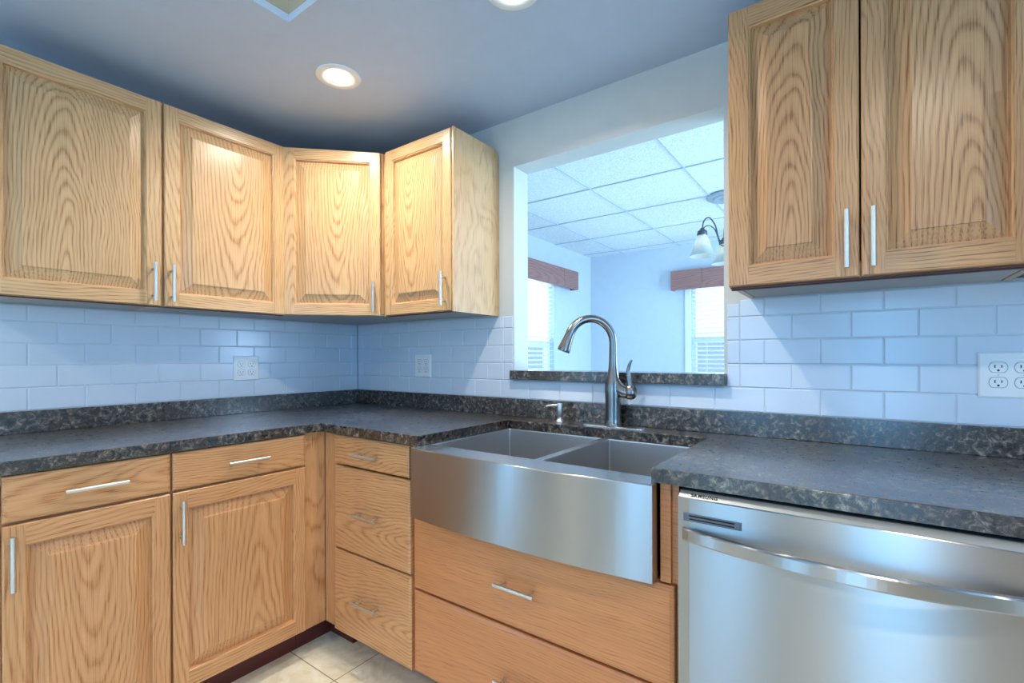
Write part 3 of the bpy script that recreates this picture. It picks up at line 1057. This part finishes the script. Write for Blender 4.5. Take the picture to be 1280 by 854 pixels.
# rim and the two bowls
BX = [(1.203, 1.618), (1.646, 1.964)]
BY0, BY1 = -0.588, -0.142
ZBOT = 0.676
b = MB()
def quad(x0, x1, y0, y1, z=ZT):
    b.add([(x0, y0, z), (x1, y0, z), (x1, y1, z), (x0, y1, z)], [(0, 1, 2, 3)], M['steel_rim'])
YB_ = -0.118
quad(KX0, KX1, yb, BY0); quad(KX0, KX1, BY1, YB_)
quad(KX0, BX[0][0], BY0, BY1); quad(BX[0][1], BX[1][0], BY0, BY1); quad(BX[1][1], KX1, BY0, BY1)
b.box((KX0, yb, 0.872), (KX0 + .004, YB_, ZT - .0002), M['steel_rim']); b.box((KX1 - .004, yb, 0.872), (KX1, YB_, ZT - .0002), M['steel_rim'])
b.build('rim', t, origin=(ox, oy, oz), loc=(0, 0, 0))
for (x0, x1) in BX:
    b = MB()
    def ring(ins, z, r_):
        pts = []
        for (cx, cy, a0) in ((x1 - ins - r_, BY1 - ins - r_, 0), (x0 + ins + r_, BY1 - ins - r_, 90), (x0 + ins + r_, BY0 + ins + r_, 180), (x1 - ins - r_, BY0 + ins + r_, 270)):
            for k in range(5):
                a = R(a0 + 90 * k / 4)
                pts.append((cx + r_ * math.cos(a), cy + r_ * math.sin(a), z))
        return pts
    rs = [ring(0, ZT, .004), ring(0.001, ZT - .004, .006), ring(0.004, ZBOT + .012, .006), ring(0.008, ZBOT + .003, .006), ring(0.016, ZBOT, .006)]
    n = len(rs[0])
    vs = [p for r_ in rs for p in r_]
    fs = [(i * n + k, i * n + (k + 1) % n, (i + 1) * n + (k + 1) % n, (i + 1) * n + k) for i in range(len(rs) - 1) for k in range(n)]
    b.add(vs, fs, M['steel_in'])
    b.add(rs[-1], [tuple(range(n))], M['steel_in'])
    bo = b.build('bowl', t, origin=(ox, oy, oz), loc=(0, 0, 0))
    cx, cy = (x0 + x1) / 2, (BY0 + BY1) / 2 + .05
    MB().lathe([(0.056, .0008), (0.054, .003), (0.045, .003), (0.040, .0005), (0.0, .0005)], (cx, cy, ZBOT), M['steel_rim'], 28).build('drain', bo, origin=(ox, oy, oz), loc=(0, 0, 0))
    if x0 < 1.3:
        pass

# ------------------------------------------------------------------ faucet
FX, FY = 1.634, -0.074
t = thing('faucet', 'brushed steel gooseneck pull-down faucet behind the sink', 'faucet', (FX, FY, CT))
b = MB()
# long oval deck plate
pts = []
for k in range(32):
    a = 2 * PI * k / 32
    cx = 0.095 if math.cos(a) >= 0 else -0.095
    pts.append((cx + 0.030 * math.cos(a), 0.030 * math.sin(a)))
n = 32
prof = [(1.0, 0.0002), (1.0, 0.002), (0.9, 0.0042)]
vs = []
for s, h in prof:
    for (x, y) in pts:
        c0 = 0.095 if x > 0 else -0.095
        vs.append((c0 + (x - c0) * s, y * s, h))
fs = [(i * n + k, i * n + (k + 1) % n, (i + 1) * n + (k + 1) % n, (i + 1) * n + k) for i in range(2) for k in range(n)] + [tuple(range(2 * n, 3 * n))]
b.add(vs, fs, M['steel_rim'])
b.build('deck_plate', t)
b = MB()
b.lathe([(0.0, .0042), (0.032, .0042), (0.032, .008), (0.0300, .011), (0.0290, .03), (0.0288, .07), (0.0298, .10), (0.0318, .130), (0.0312, .150),
         (0.0275, .172), (0.0220, .195), (0.0178, .220), (0.0160, .245), (0.0154, .270)], (0, 0, 0), M['faucet'], 36)
# shoulder that carries the lever: it leaves the neck and curves out to the right
b.tube([(0.002, 0.0, .205), (0.006, 0, .178), (0.016, 0, .152), (0.030, 0, .138), (0.045, 0, .131), (0.060, 0, .128)], [.012, .018, .0235, .0245, .0225, .0205], M['faucet'], 24)
b.build('body', t)
b = MB()
b.lathe([(0, -.028), (.012, -.0255), (.020, -.017), (.0228, -.004), (.0215, .010), (.0160, .022), (.008, .030), (0, .031)], (0.068, 0, .132), M['faucet'], 24)
b.tube([(0.068, 0, .140), (0.066, -.001, .165), (0.061, -.003, .190), (0.060, -.004, .212), (0.065, -.004, .232), (0.074, -.003, .250)], [.0150, .0115, .0088, .0070, .0060, .0035], M['faucet'], 16)
b.build('lever', t)
dirv = Vector((-0.74, -0.67, 0)).normalized()
path, rads = [(0, 0, .262)], [.0154]
arc_z, ar = 0.314, 0.085
path.append((0, 0, .290)); rads.append(.0150)
for k in range(0, 12):
    a = R(180 - 10 * k)
    path.append((dirv.x * (ar + ar * math.cos(a)), dirv.y * (ar + ar * math.cos(a)), arc_z + ar * 1.05 * math.sin(a))); rads.append(.0148)
b = MB().tube(path, rads, M['faucet'], 24)
b.build('spout', t)
head = []
for k in range(22, 33):
    a = R(180 - 5 * k)
    head.append(Vector((dirv.x * (ar + ar * math.cos(a)), dirv.y * (ar + ar * math.cos(a)), arc_z + ar * 1.05 * math.sin(a))))
p0 = head[-1]
tn = (head[-1] - head[-2]).normalized()
b = MB()
pp = head[:-1]
rr_ = [.0152 + .0022 * k / 9 for k in range(10)]
for s, r_ in ((0, .0176), (.018, .0190), (.036, .0212), (.054, .0234), (.062, .0240), (.066, .0236), (.067, .0205), (.0672, .0)):
    pp.append(p0 + tn * (s + (1e-5 * len(pp)))); rr_.append(max(r_, .0005))
b.tube(pp, rr_, M['faucet'], 28)
b.build('spray_head', t)

# soap dispenser
t = thing('soap_dispenser', 'small brushed steel soap dispenser pump left of the faucet', 'soap dispenser', (1.402, -0.070, CT))
MB().lathe([(0, .0003), (.0185, .0003), (.0185, .004), (.013, .010), (.0105, .016), (.0105, .022), (.0135, .026), (.0135, .056), (.0125, .064), (.0125, .072), (.0110, .0745), (0, .0750)], (0, 0, 0), M['soap'], 28).build('pump', t)
sd = Vector((-0.80, -0.60, 0))
MB().tube([Vector((0, 0, .066)), sd * .018 + Vector((0, 0, .067)), sd * .045 + Vector((0, 0, .066)), sd * .056 + Vector((0, 0, .062))], [.0065, .0055, .0040, .0034], M['soap'], 14).build('nozzle', t)

# ------------------------------------------------------------------ dishwasher
X0, X1 = 2.0445, 2.6425
t = thing('dishwasher', 'stainless steel dishwasher with a bowed handle under the right worktop', 'dishwasher', (X0, 0, 0))
W = X1 - X0
MB().box((0.003, -0.598, 0.10), (W - .003, -0.03, 0.868), M['black']).build('body', t)
MB().box((0.01, -0.54, 0.0), (W - .01, -0.52, 0.099), M['black']).build('toe_panel', t)
YD = -0.651
b = MB()
# door skin with a soft scoop behind the handle
secs = [(0.115, -0.006), (0.117, 0.0), (0.55, 0.0), (0.745, 0.0), (0.765, 0.0), (0.79, 0.0), (0.845, 0.0), (0.8575, 0.0), (0.8595, 0.0015)]
NX = 24
vs, fs = [], []
for z, dy in secs:
    for i in range(NX + 1):
        x = 0.001 + (W - .002) * i / NX
        y = YD + abs(dy) + (0.0015 if i in (0, NX) else 0)
        vs.append((x, y, z))
for j in range(len(secs) - 1):
    for i in range(NX):
        a = j * (NX + 1) + i
        fs.append((a, a + 1, a + NX + 2, a + NX + 1))
b.add(vs, fs, M['steel'])
b.box((0.001, YD + .0062, 0.115), (W - .001, -0.5985, 0.8590), M['steel'])
door = b.build('door', t, origin=(W / 2, 1.2, 0.5))
# sloping control strip along the top edge
b = MB()
prof = [(YD + .002, 0.8598), (-0.633, 0.8725), (-0.605, 0.8725), (-0.605, 0.8598)]
b.add([(0.002, y, z) for y, z in prof] + [(W - .002, y, z) for y, z in prof], [(0, 1, 2, 3), (7, 6, 5, 4), (0, 4, 5, 1), (1, 5, 6, 2), (2, 6, 7, 3), (3, 7, 4, 0)], M['strip'])
cp = b.build('control_strip', t)
# maker's lettering on the strip
cu = bpy.data.curves.new('lettering', 'FONT')
cu.body = 'SAMSUNG'
cu.size = 0.0112
cu.extrude = 0.0002
cu.offset = 0.00022
cu.space_character = 1.15
tmp = bpy.data.objects.new('tmp', cu)
COL.objects.link(tmp)
dg = bpy.context.evaluated_depsgraph_get()
me = bpy.data.meshes.new_from_object(tmp.evaluated_get(dg))
bpy.data.objects.remove(tmp)
me.materials.clear()
me.materials.append(M['slot'])
le = bpy.data.objects.new('lettering', me)
COL.objects.link(le)
le.parent = cp
sl = math.atan2(0.8725 - 0.8598, (YD + .002 + 0.633) * -1)
le.location = (0.028, YD + .0055 - .0004, 0.8627 + .0005)
le.rotation_euler = (sl, 0, 0)
# vent
b = MB()
vx0, vx1, vz0, vz1 = 0.014, 0.133, 0.809, 0.826
frame_ring(b, vx0, vx1, vz0, vz1, [(0, YD + .0005), (0, YD - .002), (.002, YD - .0025), (.0035, YD - .001)], M['vent'], M['vent'])
b.add([(vx0 + .003, YD - .0008, vz0 + .003), (vx1 - .003, YD - .0008, vz0 + .003), (vx1 - .003, YD - .0008, vz1 - .003), (vx0 + .003, YD - .0008, vz1 - .003)], [(0, 1, 2, 3)], M['slot'])
b.box((vx0 + .003, YD - .0022, (vz0 + vz1) / 2 - .0016), (vx1 - .003, YD - .0006, (vz0 + vz1) / 2 + .0016), M['vent'])
b.box((vx0 + .003, YD - .002, vz0 + .003), (vx0 + .012, YD - .0006, vz1 - .003), M['vent'])
b.box((vx1 - .014, YD - .002, vz0 + .003), (vx1 - .003, YD - .0006, vz1 - .003), M['vent'])
b.build('vent', t)
# bowed handle
b = MB()
vs = []
NH = 40
for i in range(NH + 1):
    u = i / NH
    x = 0.012 + (W - .024) * u
    bulge = 0.050 * (1 - (2 * u - 1) ** 2) ** 0.9 if 0 < u < 1 else 0
    yo = YD - 0.004 - bulge
    yi = yo + 0.009 if 0.03 < u < 0.97 else YD + .001
    yi = min(yi, YD + .001) if 0.03 < u < 0.97 else YD + .001
    vs += [(x, yi, 0.768), (x, yo, 0.766), (x, yo - .001, 0.769), (x, yo - .001, 0.790), (x, yo + .001, 0.793), (x, yi, 0.794)]
K = 6
fs = []
for i in range(NH):
    for k in range(K):
        fs.append((i * K + k, (i + 1) * K + k, (i + 1) * K + (k + 1) % K, i * K + (k + 1) % K))
fs += [tuple(range(K)), tuple(range(NH * K, NH * K + K))[::-1]]
b.add(vs, fs, M['steel'])
b.build('handle', t, origin=(W / 2, 1.2, 0.78))
# filler between dishwasher and the end of the worktop
tag(MB().box((2.6435, -0.62, 0), (2.700, -0.03, ZB1), M['oak_bs'], .001).build('end_panel', origin=(2.67, -.3, 0)), 'plain oak end panel at the right side of the dishwasher', 'cabinet panel')


# ------------------------------------------------------------------ ceiling lamps
def can_light(label, x, y):
    t = thing('recessed_light', label, 'ceiling light', (x, y, ZC), 0, 'recessed ceiling lights')
    MB().lathe([(0.082, -.0003), (0.081, -.004), (0.074, -.006), (0.060, -.0055), (0.0545, -.004), (0.048, -.0022), (0.040, -.0010)], (0, 0, 0), M['white'], 40).build('trim_ring', t)
    MB().lathe([(0.0405, -.0008), (0.039, -.0022), (0.02, -.0026), (0.0001, -.0027)], (0, 0, 0), M['lens'], 32).build('lens', t)
    l = bpy.data.lights.new('lamp', 'AREA')
    l.shape = 'DISK'
    l.size = 0.072
    l.energy = CAN_POWER
    l.color = CAN_COLOR
    l.spread = R(150)
    o = bpy.data.objects.new('lamp', l)
    COL.objects.link(o)
    o.parent = t
    o.location = (0, 0, -.008)
    return t


can_light('lit round recessed ceiling light with white trim ring, above the corner cabinets', 0.779, -0.655)
can_light('round recessed ceiling light cut off by the top edge of the photo', 1.566, -0.615)
for (x, y) in ((2.58, -1.55), (0.80, -2.7), (2.2, -3.0), (3.8, -1.2)):  # out of view; all but the first added for even light
    can_light('unseen round recessed ceiling light behind the photographer', x, y)


t = thing('light_panel', 'frosted lamp panel at the top of the recessed ceiling light well', 'ceiling light', ((RX0 + RX1) / 2, (RY0 + RY1) / 2, ZC + .298))
hx, hy = (RX1 - RX0) / 2 - .004, (RY1 - RY0) / 2 - .004
MB().box((-hx, -hy, -.012), (hx, hy, .001), M['panel_lamp'], .002).build('diffuser', t)


# ------------------------------------------------------------------ dining room: blinds, valances, chandelier
def blind(label, axis, pos, inward, u0, u1, z0, z1, pitch=0.0425, width=0.046, tilt=18):
    t = thing('window_blind', label, 'window blind', (pos, (u0 + u1) / 2, z1) if axis == 'x' else ((u0 + u1) / 2, pos, z1), 0, 'white slatted window blinds')
    o = t.location.copy()

    def P(u, d, z):
        p = Vector((pos + d * inward, u, z)) if axis == 'x' else Vector((u, pos + d * inward, z))
        return p - o
    b = MB()
    c = P(u0, -.025, z1 - .04), P(u1, .025, z1)
    b.box(c[0], c[1], M['blind'], .002)
    b.build('headrail', t)
    b = MB()
    z = z1 - .055
    a = R(tilt)
    w = width / 2
    while z > z0 + .03:
        prof = [(-w, -.0000), (-w * .4, .0028), (w * .4, .0028), (w, 0), (w, -.0012), (-w, -.0012)]
        q = [(d * math.cos(a) - h * math.sin(a), d * math.sin(a) + h * math.cos(a)) for d, h in prof]
        k = len(q)
        vs = [P(u0 + .004, d, z + h) for d, h in q] + [P(u1 - .004, d, z + h) for d, h in q]
        b.add(vs, [tuple(range(k)), tuple(range(k, 2 * k))[::-1]] + [(i, (i + 1) % k, k + (i + 1) % k, k + i) for i in range(k)], M['blind'])
        z -= pitch
    b.build('slats', t)
    b = MB()
    b.box(P(u0 + .002, -.022, z0), P(u1 - .002, .022, z0 + .018), M['blind'], .003)
    b.build('bottom_rail', t)
    for f_ in (.14, .86):
        u = u0 + (u1 - u0) * f_
        for d in (-.024, .024):
            MB().tube([P(u, d, z0 + .01), P(u, d, z1 - .03)], .0010, M['blind'], 6).build('ladder_cord', t)
    return t


blind('white slatted blind glaring in the left dining-room window', 'x', DX0 - .022, 1, LW[0] + .004, LW[1] - .004, LW[2] + .003, LW[3] - .002)
blind('white slatted blind in the far dining-room window under the chandelier', 'y', DY1 + .022, -1, FW[0] + .004, FW[1] - .004, FW[2] + .003, FW[3] - .002)


def valance(label, axis, pos, inward, u0, u1, z0, z1, seam, depth=0.09):
    t = thing('window_valance', label, 'valance', (pos, (u0 + u1) / 2, z0) if axis == 'x' else ((u0 + u1) / 2, pos, z0), 0, 'wooden box valances')
    o = t.location.copy()
    sgn = inward

    def part(name, ua, ub, da, db, za, zb):
        if axis == 'x':
            b = MB().box((-(ub - ua) / 2, -(db - da) / 2, -(zb - za) / 2), ((ub - ua) / 2, (db - da) / 2, (zb - za) / 2), M['walnut'], .002)
            ob = b.build(name, t)
            ob.location = Vector((pos + sgn * (da + db) / 2, (ua + ub) / 2, (za + zb) / 2)) - o
            ob.rotation_euler = (0, 0, R(90))
        else:
            b = MB().box((-(ub - ua) / 2, -(db - da) / 2, -(zb - za) / 2), ((ub - ua) / 2, (db - da) / 2, (zb - za) / 2), M['walnut'], .002)
            ob = b.build(name, t)
            ob.location = Vector(((ua + ub) / 2, pos + sgn * (da + db) / 2, (za + zb) / 2)) - o
    g = 0.0015
    part('front_board', u0, seam - g, depth - .018, depth, z0, z1)
    part('front_board', seam + g, u1, depth - .018, depth, z0, z1)
    part('side_board', u0, u0 + .018, 0.001, depth - .0185, z0, z1)
    part('side_board', u1 - .018, u1, 0.001, depth - .0185, z0, z1)
    return t


valance('red-brown wooden box valance over the left dining-room window', 'x', DX0, 1, 1.10, 2.66, 1.868, 2.052, 2.37)
valance('red-brown wooden box valance over the far dining-room window', 'y', DY1, -1, 0.868, 2.24, 1.835, 2.025, 1.165)

# chandelier
HX, HY = 1.655, 1.815
t = thing('chandelier', 'small chandelier with bell-shaped frosted shades hanging from the dining-room ceiling', 'chandelier', (HX, HY, ZD))
MB().lathe([(0.0, -.022), (.040, -.022), (.060, -.012), (.075, -.020), (.095, -.018), (.105, -.008), (.128, -.012), (.142, -.006), (.146, -.0005)], (0, 0, -.007), M['plate_grey'], 40).build('ceiling_plate', t)
MB().lathe([(0.0, -.36), (.010, -.355), (.020, -.335), (.014, -.32), (.026, -.305), (.030, -.28), (.024, -.25), (.018, -.22), (.022, -.20), (.020, -.17), (.012, -.15), (.010, -.13), (.022, -.115), (.030, -.095), (.020, -.08), (.010, -.07), (.008, -.02)], (0, 0, 0), M['pewter'], 24).build('stem', t)
view = math.atan2(-.586, -.81)
for k in range(3):
    a = view + R(15) + 2 * PI * k / 3
    dv = Vector((math.cos(a), math.sin(a), 0))
    arm = MB()
    for (pr, r_) in (([(.020, -.325), (.060, -.328), (.085, -.30), (.100, -.25), (.118, -.205), (.160, -.165), (.200, -.190), (.214, -.245)], .0048),
                     ([(.020, -.345), (.055, -.352), (.078, -.33), (.094, -.285), (.118, -.240), (.155, -.220), (.190, -.228), (.212, -.250)], .0038)):
        P3 = [dv * s + Vector((0, 0, z)) for s, z in pr]
        # smooth the polyline
        Q = []
        for i in range(len(P3) - 1):
            p0_, p1_, p2_, p3_ = P3[max(i - 1, 0)], P3[i], P3[i + 1], P3[min(i + 2, len(P3) - 1)]
            for u in (0, .25, .5, .75):
                Q.append(.5 * ((2 * p1_) + (p2_ - p0_) * u + (2 * p0_ - 5 * p1_ + 4 * p2_ - p3_) * u * u + (3 * p1_ - p0_ - 3 * p2_ + p3_) * u ** 3))
        Q.append(P3[-1])
        arm.tube(Q, r_, M['bronze'], 10)
    ao = arm.build('arm', t)
    c = dv * .215
    MB().lathe([(0.0, -.240), (.012, -.242), (.016, -.252), (.030, -.262), (.034, -.285), (.032, -.290), (0, -.290)], c, M['bronze'], 24).build('shade_holder', ao)
    prof = [(.026, -.286), (.034, -.300), (.046, -.335), (.058, -.375), (.072, -.405), (.086, -.432)]
    MB().lathe(prof + [(p - .0022, z) for p, z in reversed(prof)], c, M['shade'], 32).build('shade', ao)
    MB().lathe([(0, -.300), (.012, -.302), (.024, -.33), (.030, -.365), (.022, -.395), (0, -.405)], c, M['bulb'], 20).build('bulb', ao)
